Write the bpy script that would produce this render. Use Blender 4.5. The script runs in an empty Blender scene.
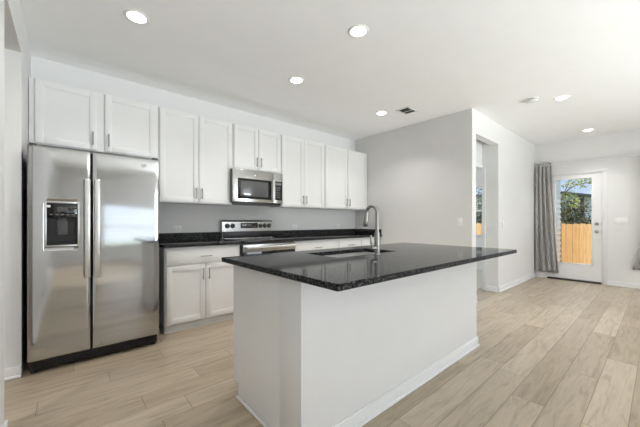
import bpy, bmesh, math, random
from mathutils import Vector, Matrix
random.seed(7)
S = bpy.context.scene
C = S.collection
R = math.radians

# ------------------------------------------------------------------ camera
CAMZ = 1.1548
cd = bpy.data.cameras.new('camera')
cam = bpy.data.objects.new('camera', cd); C.objects.link(cam)
cam.location = (0, 0, CAMZ)
cam.rotation_euler = (R(90), 0, R(49.217 - 90))
cd.sensor_fit = 'HORIZONTAL'; cd.sensor_width = 36
cd.lens = 294.74 / 640 * 36
cd.shift_y = 7.93 / 640
cd.clip_start = 0.02; cd.clip_end = 300
S.camera = cam
S.view_settings.view_transform = 'Standard'
S.view_settings.look = 'None'
S.view_settings.exposure = 0.0
S.view_settings.gamma = 1.0
S.view_settings.use_curve_mapping = False
S.cycles.use_denoising = True
S.cycles.max_bounces = 12
S.cycles.diffuse_bounces = 7
S.cycles.glossy_bounces = 5
S.cycles.transparent_max_bounces = 12
S.cycles.sample_clamp_indirect = 6
S.cycles.caustics_reflective = False
S.cycles.caustics_refractive = False

# ------------------------------------------------------------------ node helpers
def N(nt, typ, **kw):
    n = nt.nodes.new(typ)
    for k, v in kw.items():
        if k.startswith('i_'):
            key = k[2:]
            key = int(key) if key.isdigit() else key.replace('_', ' ')
            n.inputs[key].default_value = v
        else:
            setattr(n, k, v)
    return n
def L(nt, a, b): nt.links.new(a, b)
def ramp(nt, stops, interp='LINEAR'):
    r = nt.nodes.new('ShaderNodeValToRGB'); cr = r.color_ramp; cr.interpolation = interp
    cr.elements[0].position = stops[0][0]; cr.elements[0].color = stops[0][1] + (1,)
    cr.elements[1].position = stops[-1][0]; cr.elements[1].color = stops[-1][1] + (1,)
    for p, c in stops[1:-1]:
        e = cr.elements.new(p); e.color = c + (1,)
    return r

# ------------------------------------------------------------------ sky
W = bpy.data.worlds.new('sky'); S.world = W; W.use_nodes = True
nt = W.node_tree; nt.nodes.clear()
tc = N(nt, 'ShaderNodeTexCoord'); sx = N(nt, 'ShaderNodeSeparateXYZ'); L(nt, tc.outputs['Generated'], sx.inputs[0])
grad = ramp(nt, [(0.0, (0.62, 0.74, 0.90)), (0.25, (0.34, 0.55, 0.88)), (1.0, (0.14, 0.32, 0.72))])
L(nt, sx.outputs['Z'], grad.inputs[0])
nz = N(nt, 'ShaderNodeTexNoise', i_Scale=5.0, i_Detail=5.0, i_Roughness=0.6); L(nt, tc.outputs['Generated'], nz.inputs['Vector'])
cr = ramp(nt, [(0.44, (0, 0, 0)), (0.62, (1, 1, 1))]); L(nt, nz.outputs[0], cr.inputs[0])
mx = N(nt, 'ShaderNodeMix', data_type='RGBA'); L(nt, cr.outputs[0], mx.inputs[0]); L(nt, grad.outputs[0], mx.inputs[6]); mx.inputs[7].default_value = (0.9, 0.93, 0.98, 1)
bg = N(nt, 'ShaderNodeBackground', i_Strength=1.1); L(nt, mx.outputs[2], bg.inputs[0])
wo = N(nt, 'ShaderNodeOutputWorld'); L(nt, bg.outputs[0], wo.inputs[0])

# ------------------------------------------------------------------ sun, window daylight and added fill lamps
sd = bpy.data.lights.new('sun', 'SUN'); sd.energy = 6.4; sd.color = (1, 0.94, 0.84); sd.angle = R(1)
sun = bpy.data.objects.new('sun', sd); C.objects.link(sun)
sun.rotation_euler = Vector((0.57, 0.06, -0.82)).to_track_quat('-Z', 'Y').to_euler()
def area_lamp(name, loc, w, h, rot, power, col=(0.93, 0.965, 1.0)):
    d = bpy.data.lights.new(name, 'AREA'); d.shape = 'RECTANGLE'; d.size = w; d.size_y = h; d.energy = power; d.color = col
    o = bpy.data.objects.new(name, d); C.objects.link(o); o.location = loc; o.rotation_euler = rot
    return o
YS = -4.2          # wall behind the camera
WIN_S = [(0.72, 2.30, 0.40, 1.60), (2.35, 5.0, 0.06, 2.3)]   # its windows, the wide one added and sized for light (x0, x1, z0, z1)
WIN_L = (-3.7, -0.9, 0.06, 2.25)      # unseen window added in the left wall for fill light (y0, y1, z0, z1)
SKYC = (0.925, 0.965, 1.0)
WALLW, WIDEW, LEFTW, UPW, SIDEUPW = 4.2, 20.0, 4.0, 350.0, 4.0    # watts per square metre of opening or upward fill lamp
x0, x1, z0, z1 = WIN_S[0]
area_lamp('window_daylight', ((x0 + x1) / 2, YS - 0.3, (z0 + z1) / 2), x1 - x0, z1 - z0, (R(90), 0, 0), WALLW * (x1 - x0) * (z1 - z0), SKYC)
x0, x1, z0, z1 = WIN_S[1]
area_lamp('wide_fill_lamp', ((x0 + x1) / 2 + .45, YS - 0.9, (z0 + z1) / 2), x1 - x0, z1 - z0, (R(90), 0, R(32)), WIDEW * (x1 - x0) * (z1 - z0), SKYC)  # added lamp outside the wide window, turned toward the kitchen
area_lamp('ceiling_fill_lamp', ((x0 + x1) / 2 + 1.6, YS - 1.75, -.12), 3.4, 2.6, (R(180), 0, 0), UPW * 8.8, SKYC)   # added upward lamp outside, brightens the ceiling; no paving is built
y0, y1, z0, z1 = WIN_L
area_lamp('left_fill_lamp', (-0.65, (y0 + y1) / 2, (z0 + z1) / 2), y1 - y0, z1 - z0, (R(90), 0, R(-90)), LEFTW * (y1 - y0) * (z1 - z0), SKYC)  # added lamp outside the unseen left window, fills the island end
area_lamp('side_ceiling_fill_lamp', (-1.95, (y0 + y1) / 2, -.12), 2.5, 3.2, (R(180), 0, 0), SIDEUPW * 8.0, SKYC)  # second added upward lamp, outside the left window
area_lamp('bedroom_fill_lamp', (6.0, 6.5, 1.3), 1.6, 1.6, (R(-90), 0, 0), 90, SKYC)  # added lamp behind the unseen second window, brightens the bedroom
CAN_W = 7.0       # watts of each recessed lamp

# ------------------------------------------------------------------ materials
def new_mat(name):
    m = bpy.data.materials.new(name); m.use_nodes = True
    return m, m.node_tree, m.node_tree.nodes['Principled BSDF']
def M(name, col, rough=0.5, metal=0.0, spec=0.5, bump=0.0, bscale=60.0, vary=0.03, vscale=6.0, coat=0.0):
    m, nt, b = new_mat(name)
    tc = N(nt, 'ShaderNodeTexCoord')
    n = N(nt, 'ShaderNodeTexNoise', i_Scale=vscale, i_Detail=3.0); L(nt, tc.outputs['Object'], n.inputs['Vector'])
    lo = tuple(max(0, c * (1 - vary)) for c in col); hi = tuple(min(1, c * (1 + vary)) for c in col)
    r = ramp(nt, [(0.3, lo), (0.7, hi)]); L(nt, n.outputs[0], r.inputs[0]); L(nt, r.outputs[0], b.inputs['Base Color'])
    b.inputs['Roughness'].default_value = rough; b.inputs['Metallic'].default_value = metal
    b.inputs['Specular IOR Level'].default_value = spec; b.inputs['Coat Weight'].default_value = coat
    if bump:
        n2 = N(nt, 'ShaderNodeTexNoise', i_Scale=bscale, i_Detail=2.0); L(nt, tc.outputs['Object'], n2.inputs['Vector'])
        bp = N(nt, 'ShaderNodeBump', i_Strength=bump, i_Distance=0.002); L(nt, n2.outputs[0], bp.inputs['Height']); L(nt, bp.outputs[0], b.inputs['Normal'])
    return m
def M_steel(name, col, rough, axis='X', wave=0.0):
    m, nt, b = new_mat(name)
    tc = N(nt, 'ShaderNodeTexCoord')
    mp = N(nt, 'ShaderNodeMapping'); L(nt, tc.outputs['Object'], mp.inputs[0])
    mp.inputs['Scale'].default_value = (3, 3, 400) if axis == 'X' else (400, 400, 3)
    n = N(nt, 'ShaderNodeTexNoise', i_Scale=1.0, i_Detail=3.0); L(nt, mp.outputs[0], n.inputs['Vector'])
    r = ramp(nt, [(0.25, tuple(c * 0.9 for c in col)), (0.75, col)]); L(nt, n.outputs[0], r.inputs[0]); L(nt, r.outputs[0], b.inputs['Base Color'])
    mr = N(nt, 'ShaderNodeMapRange'); mr.inputs['To Min'].default_value = rough * 0.85; mr.inputs['To Max'].default_value = rough * 1.2
    L(nt, n.outputs[0], mr.inputs[0]); L(nt, mr.outputs[0], b.inputs['Roughness'])
    b.inputs['Metallic'].default_value = 1.0
    if wave:
        mp2 = N(nt, 'ShaderNodeMapping'); L(nt, tc.outputs['Object'], mp2.inputs[0]); mp2.inputs['Scale'].default_value = (0.8, 1, 2.2)
        n2 = N(nt, 'ShaderNodeTexNoise', i_Scale=1.6, i_Detail=1.0); L(nt, mp2.outputs[0], n2.inputs['Vector'])
        bp = N(nt, 'ShaderNodeBump', i_Strength=wave, i_Distance=0.02); L(nt, n2.outputs[0], bp.inputs['Height']); L(nt, bp.outputs[0], b.inputs['Normal'])
    return m
def M_granite(name):
    m, nt, b = new_mat(name)
    tc = N(nt, 'ShaderNodeTexCoord')
    v = N(nt, 'ShaderNodeTexVoronoi', i_Scale=300.0); L(nt, tc.outputs['Object'], v.inputs['Vector'])
    r = ramp(nt, [(0.0, (0.006, 0.006, 0.007)), (0.55, (0.016, 0.016, 0.017)), (0.80, (0.06, 0.06, 0.062)), (1.0, (0.22, 0.22, 0.22))])
    sp = N(nt, 'ShaderNodeSeparateColor'); L(nt, v.outputs['Color'], sp.inputs[0]); L(nt, sp.outputs[0], r.inputs[0])
    n = N(nt, 'ShaderNodeTexNoise', i_Scale=70.0, i_Detail=4.0); L(nt, tc.outputs['Object'], n.inputs['Vector'])
    r2 = ramp(nt, [(0.4, (0.6, 0.6, 0.6)), (0.75, (1.5, 1.5, 1.5))]); L(nt, n.outputs[0], r2.inputs[0])
    mx = N(nt, 'ShaderNodeMix', data_type='RGBA', blend_type='MULTIPLY'); mx.inputs[0].default_value = 1
    L(nt, r.outputs[0], mx.inputs[6]); L(nt, r2.outputs[0], mx.inputs[7]); L(nt, mx.outputs[2], b.inputs['Base Color'])
    b.inputs['Roughness'].default_value = 0.045; b.inputs['Specular IOR Level'].default_value = 0.03
    return m
def M_floor(name):
    m, nt, b = new_mat(name)
    PW, PL, Y0 = 0.177, 1.22, 0.3003
    tc = N(nt, 'ShaderNodeTexCoord'); s = N(nt, 'ShaderNodeSeparateXYZ'); L(nt, tc.outputs['Object'], s.inputs[0])
    def mth(op, a, bb=None, c=None):
        n = N(nt, 'ShaderNodeMath', operation=op)
        for i, v in enumerate((a, bb, c)):
            if v is None: continue
            if isinstance(v, (int, float)): n.inputs[i].default_value = v
            else: L(nt, v, n.inputs[i])
        return n.outputs[0]
    yy = mth('DIVIDE', mth('SUBTRACT', s.outputs['Y'], Y0), PW)
    row = mth('FLOOR', yy); fy = mth('SUBTRACT', yy, row)
    wn = N(nt, 'ShaderNodeTexWhiteNoise', noise_dimensions='1D'); L(nt, row, wn.inputs['W'])
    xx = mth('ADD', mth('DIVIDE', s.outputs['X'], PL), wn.outputs['Value'])
    col = mth('FLOOR', xx); fx = mth('SUBTRACT', xx, col)
    cmb = N(nt, 'ShaderNodeCombineXYZ'); L(nt, row, cmb.inputs[0]); L(nt, col, cmb.inputs[1])
    wn2 = N(nt, 'ShaderNodeTexWhiteNoise', noise_dimensions='3D'); L(nt, cmb.outputs[0], wn2.inputs['Vector'])
    base = ramp(nt, [(0.0, (0.365, 0.294, 0.210)), (0.5, (0.435, 0.360, 0.268)), (1.0, (0.50, 0.423, 0.322))]); L(nt, wn2.outputs['Value'], base.inputs[0])
    # grain, a different piece of it on every plank
    off = N(nt, 'ShaderNodeVectorMath', operation='SCALE'); L(nt, wn2.outputs['Color'], off.inputs[0]); off.inputs['Scale'].default_value = 37.0
    ad = N(nt, 'ShaderNodeVectorMath', operation='ADD'); L(nt, tc.outputs['Object'], ad.inputs[0]); L(nt, off.outputs[0], ad.inputs[1])
    mp = N(nt, 'ShaderNodeMapping'); L(nt, ad.outputs[0], mp.inputs[0]); mp.inputs['Scale'].default_value = (1.1, 9.0, 1.0)
    g = N(nt, 'ShaderNodeTexNoise', i_Scale=2.6, i_Detail=6.0, i_Roughness=0.62, i_Distortion=0.9); L(nt, mp.outputs[0], g.inputs['Vector'])
    mp3 = N(nt, 'ShaderNodeMapping'); L(nt, ad.outputs[0], mp3.inputs[0]); mp3.inputs['Scale'].default_value = (2.2, 60.0, 1.0)
    g3 = N(nt, 'ShaderNodeTexNoise', i_Scale=3.0, i_Detail=3.0); L(nt, mp3.outputs[0], g3.inputs['Vector'])
    gr = ramp(nt, [(0.28, (0.70, 0.68, 0.64)), (0.5, (1, 1, 1)), (0.75, (1.14, 1.14, 1.14))]); L(nt, g.outputs[0], gr.inputs[0])
    gr3 = ramp(nt, [(0.3, (0.91, 0.905, 0.90)), (0.7, (1.05, 1.05, 1.05))]); L(nt, g3.outputs[0], gr3.inputs[0])
    m1 = N(nt, 'ShaderNodeMix', data_type='RGBA', blend_type='MULTIPLY'); m1.inputs[0].default_value = 1; L(nt, base.outputs[0], m1.inputs[6]); L(nt, gr.outputs[0], m1.inputs[7])
    m2 = N(nt, 'ShaderNodeMix', data_type='RGBA', blend_type='MULTIPLY'); m2.inputs[0].default_value = 1; L(nt, m1.outputs[2], m2.inputs[6]); L(nt, gr3.outputs[0], m2.inputs[7])
    # joints
    ey = mth('MINIMUM', fy, mth('SUBTRACT', 1.0, fy)); ex = mth('MINIMUM', fx, mth('SUBTRACT', 1.0, fx))
    ed = mth('MINIMUM', mth('MULTIPLY', ey, PW), mth('MULTIPLY', ex, PL))
    j = N(nt, 'ShaderNodeMapRange'); j.inputs['From Min'].default_value = 0.0008; j.inputs['From Max'].default_value = 0.003; L(nt, ed, j.inputs[0])
    jr = ramp(nt, [(0.0, (0.52, 0.49, 0.45)), (1.0, (1, 1, 1))]); L(nt, j.outputs[0], jr.inputs[0])
    m3 = N(nt, 'ShaderNodeMix', data_type='RGBA', blend_type='MULTIPLY'); m3.inputs[0].default_value = 1; L(nt, m2.outputs[2], m3.inputs[6]); L(nt, jr.outputs[0], m3.inputs[7])
    L(nt, m3.outputs[2], b.inputs['Base Color'])
    b.inputs['Roughness'].default_value = 0.33; b.inputs['Specular IOR Level'].default_value = 0.5
    bp = N(nt, 'ShaderNodeBump', i_Strength=0.35, i_Distance=0.001); L(nt, j.outputs[0], bp.inputs['Height']); L(nt, bp.outputs[0], b.inputs['Normal'])
    return m
def M_glass(name, refl=0.5):
    m = bpy.data.materials.new(name); m.use_nodes = True; nt = m.node_tree; nt.nodes.clear()
    t = N(nt, 'ShaderNodeBsdfTransparent'); t.inputs[0].default_value = (0.97, 0.98, 0.98, 1)
    g = N(nt, 'ShaderNodeBsdfGlossy', i_Roughness=0.0)
    f = N(nt, 'ShaderNodeFresnel', i_IOR=1.45); k = N(nt, 'ShaderNodeMath', operation='MULTIPLY'); L(nt, f.outputs[0], k.inputs[0]); k.inputs[1].default_value = refl
    mx = N(nt, 'ShaderNodeMixShader'); L(nt, k.outputs[0], mx.inputs[0]); L(nt, t.outputs[0], mx.inputs[1]); L(nt, g.outputs[0], mx.inputs[2])
    o = N(nt, 'ShaderNodeOutputMaterial'); L(nt, mx.outputs[0], o.inputs[0])
    return m
def M_emit(name, col, s):
    m, nt, b = new_mat(name)
    b.inputs['Base Color'].default_value = col + (1,); b.inputs['Emission Color'].default_value = col + (1,); b.inputs['Emission Strength'].default_value = s
    return m
def M_wood_fence(name):
    m, nt, b = new_mat(name)
    tc = N(nt, 'ShaderNodeTexCoord'); s = N(nt, 'ShaderNodeSeparateXYZ'); L(nt, tc.outputs['Object'], s.inputs[0])
    d = N(nt, 'ShaderNodeMath', operation='DIVIDE'); L(nt, s.outputs['Y'], d.inputs[0]); d.inputs[1].default_value = 0.145
    fl = N(nt, 'ShaderNodeMath', operation='FLOOR'); L(nt, d.outputs[0], fl.inputs[0])
    wn = N(nt, 'ShaderNodeTexWhiteNoise', noise_dimensions='1D'); L(nt, fl.outputs[0], wn.inputs['W'])
    r = ramp(nt, [(0, (0.56, 0.33, 0.14)), (1, (0.74, 0.49, 0.24))]); L(nt, wn.outputs['Value'], r.inputs[0])
    mp = N(nt, 'ShaderNodeMapping'); L(nt, tc.outputs['Object'], mp.inputs[0]); mp.inputs['Scale'].default_value = (10, 25, 1.5)
    n = N(nt, 'ShaderNodeTexNoise', i_Scale=1.5, i_Detail=4.0); L(nt, mp.outputs[0], n.inputs['Vector'])
    r2 = ramp(nt, [(0.3, (0.8, 0.78, 0.75)), (0.7, (1.08, 1.08, 1.08))]); L(nt, n.outputs[0], r2.inputs[0])
    mx = N(nt, 'ShaderNodeMix', data_type='RGBA', blend_type='MULTIPLY'); mx.inputs[0].default_value = 1; L(nt, r.outputs[0], mx.inputs[6]); L(nt, r2.outputs[0], mx.inputs[7])
    L(nt, mx.outputs[2], b.inputs['Base Color']); b.inputs['Roughness'].default_value = 0.8
    return m

m_wall = M('wall_paint', (0.76, 0.76, 0.757), 0.65, spec=0.3, bump=0.25, bscale=180, vary=0.008)
m_ceil = M('ceiling_paint', (0.94, 0.94, 0.937), 0.8, spec=0.2, bump=0.25, bscale=140, vary=0.008)
m_trim = M('trim_paint', (0.81, 0.81, 0.815), 0.35, vary=0.008)
m_cab = M('cabinet_paint', (0.80, 0.80, 0.795), 0.38, vary=0.008)
m_island = M('island_paint', (0.76, 0.76, 0.765), 0.45, spec=0.3, vary=0.008)
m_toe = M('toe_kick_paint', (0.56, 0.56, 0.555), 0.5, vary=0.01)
m_cabin = M('cabinet_interior', (0.55, 0.5, 0.42), 0.6)
m_floor = M_floor('oak_plank_floor')
m_granite = M_granite('black_granite')
m_steel = M_steel('brushed_steel', (0.54, 0.54, 0.54), 0.08, 'X', wave=0.12)
m_steel2 = M_steel('appliance_steel', (0.52, 0.517, 0.51), 0.25, 'X')
m_handle = M_steel('steel_handle', (0.68, 0.68, 0.67), 0.28, 'Z')
m_nickel = M('satin_nickel', (0.36, 0.355, 0.34), 0.3, metal=1.0)
m_faucet = M('faucet_nickel', (0.33, 0.325, 0.31), 0.3, metal=1.0)
m_sink = M('sink_steel', (0.78, 0.78, 0.77), 0.35, metal=0.85)
m_black = M('black_plastic', (0.012, 0.012, 0.013), 0.35)
m_blackgl = M('black_glass', (0.008, 0.008, 0.009), 0.05, spec=0.6)
m_mwwin = M('microwave_window_glass', (0.10, 0.10, 0.102), 0.12, spec=0.5)
m_dgray = M('dark_gray_casing', (0.07, 0.07, 0.072), 0.45)
m_gray = M('gray_print', (0.2, 0.2, 0.2), 0.5)
m_plate = M('white_plastic', (0.86, 0.86, 0.85), 0.35, vary=0.005)
m_slot = M('dark_slot', (0.05, 0.05, 0.05), 0.6)
m_curt = M('gray_curtain_linen', (0.43, 0.42, 0.41), 0.9, spec=0.1, bump=0.4, bscale=400, vary=0.06, vscale=30)
m_glass = M_glass('window_glass')
m_lens = M_emit('lamp_lens', (1.0, 0.97, 0.92), 9.0)
m_bronze = M('dark_bronze', (0.035, 0.032, 0.03), 0.5)
m_carpet = M('cream_carpet', (0.62, 0.60, 0.53), 0.95, spec=0.1, bump=0.8, bscale=250, vary=0.08, vscale=80)
m_fence = M_wood_fence('cedar_fence')
m_grass = M('lawn', (0.12, 0.16, 0.05), 0.9, bump=1.0, bscale=60, vary=0.35, vscale=9)
m_siding = M('white_siding', (0.86, 0.86, 0.84), 0.6)
m_house = M('pale_siding', (0.80, 0.83, 0.88), 0.7)
m_fascia = M('slate_fascia', (0.05, 0.06, 0.075), 0.6)
m_bark = M('bark', (0.10, 0.075, 0.055), 0.9, bump=0.6, bscale=40, vary=0.2)
def leafm(n, c): return M(n, c, 0.6, spec=0.3, vary=0.5, vscale=3.5)
m_leafo = leafm('olive_leaves', (0.085, 0.085, 0.035)); m_leafd = leafm('dark_leaves', (0.045, 0.06, 0.035))
m_leafy = leafm('yellow_green_leaves', (0.26, 0.30, 0.07)); m_leafb = leafm('gray_green_leaves', (0.16, 0.20, 0.17))

# ------------------------------------------------------------------ mesh helpers
def join(bm, t):
    me = bpy.data.meshes.new('tmp'); t.to_mesh(me); t.free(); bm.from_mesh(me); bpy.data.meshes.remove(me)
def box(bm, x0, x1, y0, y1, z0, z1, bev=0.0, seg=2):
    t = bmesh.new(); bmesh.ops.create_cube(t, size=1)
    for v in t.verts:
        v.co = Vector(((x0 + x1) / 2 + v.co.x * (x1 - x0), (y0 + y1) / 2 + v.co.y * (y1 - y0), (z0 + z1) / 2 + v.co.z * (z1 - z0)))
    if bev: bmesh.ops.bevel(t, geom=t.edges[:], offset=bev, segments=seg, affect='EDGES', profile=0.5)
    join(bm, t)
def cyl(bm, p0, p1, r0, r1=None, seg=24, bev=0.0):
    p0, p1 = Vector(p0), Vector(p1); r1 = r0 if r1 is None else r1
    t = bmesh.new(); bmesh.ops.create_cone(t, cap_ends=True, segments=seg, radius1=r0, radius2=r1, depth=(p1 - p0).length)
    if bev:
        bmesh.ops.bevel(t, geom=[e for e in t.edges if len(e.link_faces) == 2 and any(len(f.verts) > 4 for f in e.link_faces)], offset=bev, segments=2, affect='EDGES')
    q = Vector((0, 0, 1)).rotation_difference((p1 - p0).normalized()).to_matrix().to_4x4()
    bmesh.ops.transform(t, matrix=Matrix.Translation((p0 + p1) / 2) @ q, verts=t.verts)
    join(bm, t)
def tube(bm, pts, rad, seg=14):
    pts = [Vector(p) for p in pts]; n = len(pts)
    rad = rad if isinstance(rad, (list, tuple)) else [rad] * n
    t = bmesh.new(); rings = []; up = None
    for i, p in enumerate(pts):
        d = (pts[min(i + 1, n - 1)] - pts[max(i - 1, 0)]).normalized()
        if up is None:
            up = Vector((0, 0, 1)) if abs(d.z) < 0.9 else Vector((1, 0, 0))
        a = d.cross(up).normalized(); up = a.cross(d).normalized()
        rings.append([t.verts.new(p + (a * math.cos(2 * math.pi * k / seg) + up * math.sin(2 * math.pi * k / seg)) * rad[i]) for k in range(seg)])
    for i in range(n - 1):
        for k in range(seg):
            t.faces.new((rings[i][k], rings[i][(k + 1) % seg], rings[i + 1][(k + 1) % seg], rings[i + 1][k]))
    t.faces.new(rings[0]); t.faces.new(rings[-1])
    bmesh.ops.recalc_face_normals(t, faces=t.faces[:]); join(bm, t)
def lathe(bm, prof, org, axis=(0, 0, 1), seg=32):
    t = bmesh.new(); rings = []
    for r, h in prof:
        rings.append([t.verts.new((r * math.cos(2 * math.pi * k / seg), r * math.sin(2 * math.pi * k / seg), h)) for k in range(seg)])
    for i in range(len(rings) - 1):
        for k in range(seg):
            t.faces.new((rings[i][k], rings[i][(k + 1) % seg], rings[i + 1][(k + 1) % seg], rings[i + 1][k]))
    t.faces.new(rings[0]); t.faces.new(rings[-1])
    bmesh.ops.recalc_face_normals(t, faces=t.faces[:])
    q = Vector((0, 0, 1)).rotation_difference(Vector(axis).normalized()).to_matrix().to_4x4()
    bmesh.ops.transform(t, matrix=Matrix.Translation(org) @ q, verts=t.verts); join(bm, t)
def prism(bm, poly, axis, a0, a1):
    """extrude a 2-D outline along an axis: 'X' outline is (y,z), 'Y' is (x,z), 'Z' is (x,y)"""
    f = {'X': lambda p, a: (a, p[0], p[1]), 'Y': lambda p, a: (p[0], a, p[1]), 'Z': lambda p, a: (p[0], p[1], a)}[axis]
    t = bmesh.new(); A = [t.verts.new(f(p, a0)) for p in poly]; B = [t.verts.new(f(p, a1)) for p in poly]; n = len(poly)
    t.faces.new(A); t.faces.new(B)
    for i in range(n): t.faces.new((A[i], A[(i + 1) % n], B[(i + 1) % n], B[i]))
    bmesh.ops.recalc_face_normals(t, faces=t.faces[:]); join(bm, t)
def wloc(o):
    v = Vector((0, 0, 0))
    while o: v += o.location; o = o.parent
    return v
def obj(name, bm, mat, parent=None, kind=None, label=None, smooth=True, origin=None):
    """links a bmesh given in world coordinates as one mesh object"""
    org = Vector(origin) if origin else (wloc(parent) if parent else None)
    if org is None:
        xs = [v.co for v in bm.verts]
        org = Vector((sum(c.x for c in xs) / len(xs), sum(c.y for c in xs) / len(xs), min(c.z for c in xs)))
    bmesh.ops.translate(bm, verts=bm.verts, vec=-org)
    me = bpy.data.meshes.new(name); bm.to_mesh(me); bm.free()
    me.materials.append(mat)
    if smooth and len(me.polygons):
        me.polygons.foreach_set('use_smooth', [True] * len(me.polygons)); me.set_sharp_from_angle(angle=R(32))
    o = bpy.data.objects.new(name, me); C.objects.link(o)
    if parent: o.parent = parent; o.location = org - wloc(parent)
    else: o.location = org
    if kind: o['kind'] = kind
    if label: o['label'] = label
    return o
def B(): return bmesh.new()
def tag(o, label, cat, group=None, kind=None):
    o['label'] = label; o['category'] = cat
    if group: o['group'] = group
    if kind: o['kind'] = kind
    return o
def thing(name, label, cat, loc, group=None):
    o = bpy.data.objects.new(name, None); C.objects.link(o); o.location = loc; o.empty_display_size = 0.1
    return tag(o, label, cat, group)
def boxo(name, mat, parent, *a, **k):
    b = B(); box(b, *a, **{q: k[q] for q in k if q in ('bev', 'seg')})
    return obj(name, b, mat, parent, **{q: k[q] for q in k if q not in ('bev', 'seg')})
def structure(name, bm, mat, label=None, cat=None, origin=(0, 0, 0)):
    o = obj(name, bm, mat, None, 'structure', origin=origin)
    o['label'] = label or ''; o['category'] = cat or name.split('_')[0]
    return o

# ================================================================== THE ROOM
ZC = 2.743                      # ceiling
XL, XK, XF = -0.250, 4.311, 7.45  # left wall, kitchen side wall, far wall with the patio door
YB, YL = 3.94, 1.735            # back wall behind the cabinets, living room wall with the opening
T = 0.115

b = B(); box(b, XL - T, XF, YS, YL, -0.1, 0); box(b, XL - T, XK + 0.05, YL, YB, -0.1, 0); box(b, -1.8, XL - T, 1.2, YB, -0.1, 0); box(b, XK + 0.05, 5.40, YL, 2.045, -0.1, 0)
structure('floor', b, m_floor, 'light oak plank floor running through kitchen and living room', 'floor')
b = B(); box(b, XL - T, 7.6, YS - 0.15, 6.15, ZC, ZC + 0.25); box(b, -2.0, XL - T, 1.2, 6.15, ZC, ZC + 0.25)
structure('ceiling', b, m_ceil, 'smooth white painted ceiling', 'ceiling')
b = B(); box(b, -2.0, XK + 0.133, YB, YB + 0.15, -0.1, ZC)
structure('wall_back', b, m_wall, 'off-white wall behind the kitchen cabinets', 'wall')
b = B(); box(b, XK, XK + 0.133, YL, YB, 0, ZC)
structure('wall_kitchen', b, m_wall, 'off-white side wall closing the kitchen run', 'wall')
OX0, OX1, OZ = 4.444, 5.33, 2.413
b = B(); box(b, OX0, OX1, YL, YL + T, OZ, ZC); box(b, OX1, XF, YL, YL + T, 0, ZC)
box(b, OX1, OX1 + T, YL + T, 1.985, 0, ZC)
structure('wall_living', b, m_wall, 'white wall with the tall cased opening toward the bedroom', 'wall')
# bedroom doorway wall behind the opening
b = B(); box(b, OX0, 4.50, 1.985, 2.085, 0, ZC); box(b, 4.50, OX1 + T, 1.985, 2.085, 2.05, ZC)
structure('wall_bedroom', b, m_wall, 'white wall holding the bedroom doorway behind the opening', 'wall')
b = B()
box(b, 4.455, 4.515, 1.968, 1.985, 0, 2.05, bev=.004); box(b, 4.455, OX1, 1.968, 1.985, 2.05, 2.12, bev=.004)
box(b, 4.50, 4.515, 1.985, 2.10, 0, 2.05); box(b, OX1 - .014, OX1, 1.925, 1.984, 0, 2.05, bev=.003)
structure('trim_1', b, m_trim, 'white casing around the bedroom doorway', 'trim')
b = B(); box(b, 4.444, XF, 2.045, 6.0, -0.1, 0.012)
structure('floor_bedroom', b, m_carpet, 'cream carpet in the bedroom beyond the doorway', 'floor')
b = B(); box(b, 4.3, 5.2, 6.0, 6.15, -0.1, ZC); box(b, 6.8, XF, 6.0, 6.15, -0.1, ZC); box(b, 5.2, 6.8, 6.0, 6.15, -0.1, .5); box(b, 5.2, 6.8, 6.0, 6.15, 2.1, ZC); box(b, 4.3, XK + 0.133, YB + .15, 6.0, -0.1, ZC)
structure('wall_bedroom_end', b, m_wall, 'far white bedroom wall', 'wall')
# left wall with hall opening
b = B()
box(b, XL - T, XL, 3.12, YB, 0, ZC); box(b, XL - T, XL, 2.31, 3.12, 2.413, ZC); box(b, XL - T, XL, YS, WIN_L[0], 0, ZC); box(b, XL - T, XL, WIN_L[1], 2.31, 0, ZC)
box(b, XL - T, XL, WIN_L[0], WIN_L[1], 0, WIN_L[2]); box(b, XL - T, XL, WIN_L[0], WIN_L[1], WIN_L[3], ZC)
structure('wall_left', b, m_wall, 'white wall beside the refrigerator with the hall opening', 'wall')
b = B(); box(b, -1.95, -1.8, 1.2, YB, 0, ZC); box(b, -1.8, XL - T, 1.2, 1.35, 0, ZC)
structure('wall_hall', b, m_wall, 'white wall of the hall beyond the left opening', 'wall')
# wall behind the camera with two windows, the wide one added
b = B(); xs = [-2.0] + [v for w in WIN_S for v in w[:2]] + [XF + .15]
for i in range(0, len(xs), 2): box(b, xs[i], xs[i + 1], YS - 0.15, YS, -0.1, ZC)
for x0, x1, z0, z1 in WIN_S: box(b, x0, x1, YS - .15, YS, -0.1, z0); box(b, x0, x1, YS - .15, YS, z1, ZC)
structure('wall_south', b, m_wall, 'white living room wall with two windows, one added for light', 'wall')
# far wall with patio door and bedroom window
DY0, DY1, DZ = 0.706, 1.536, 2.07
BW = (2.52, 3.42, 0.79, 2.0)
b = B()
box(b, XF, XF + .15, YS, DY0, -0.7, ZC); box(b, XF, XF + .15, DY0, DY1, DZ, ZC); box(b, XF, XF + .15, DY0, DY1, -0.7, -0.002)
box(b, XF, XF + .15, DY1, BW[0], -0.7, ZC); box(b, XF, XF + .15, BW[0], BW[1], -0.7, BW[2]); box(b, XF, XF + .15, BW[0], BW[1], BW[3], ZC)
box(b, XF, XF + .15, BW[1], 6.15, -0.7, ZC)
structure('wall_far', b, m_wall, 'white far wall holding the glass patio door', 'wall')

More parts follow.
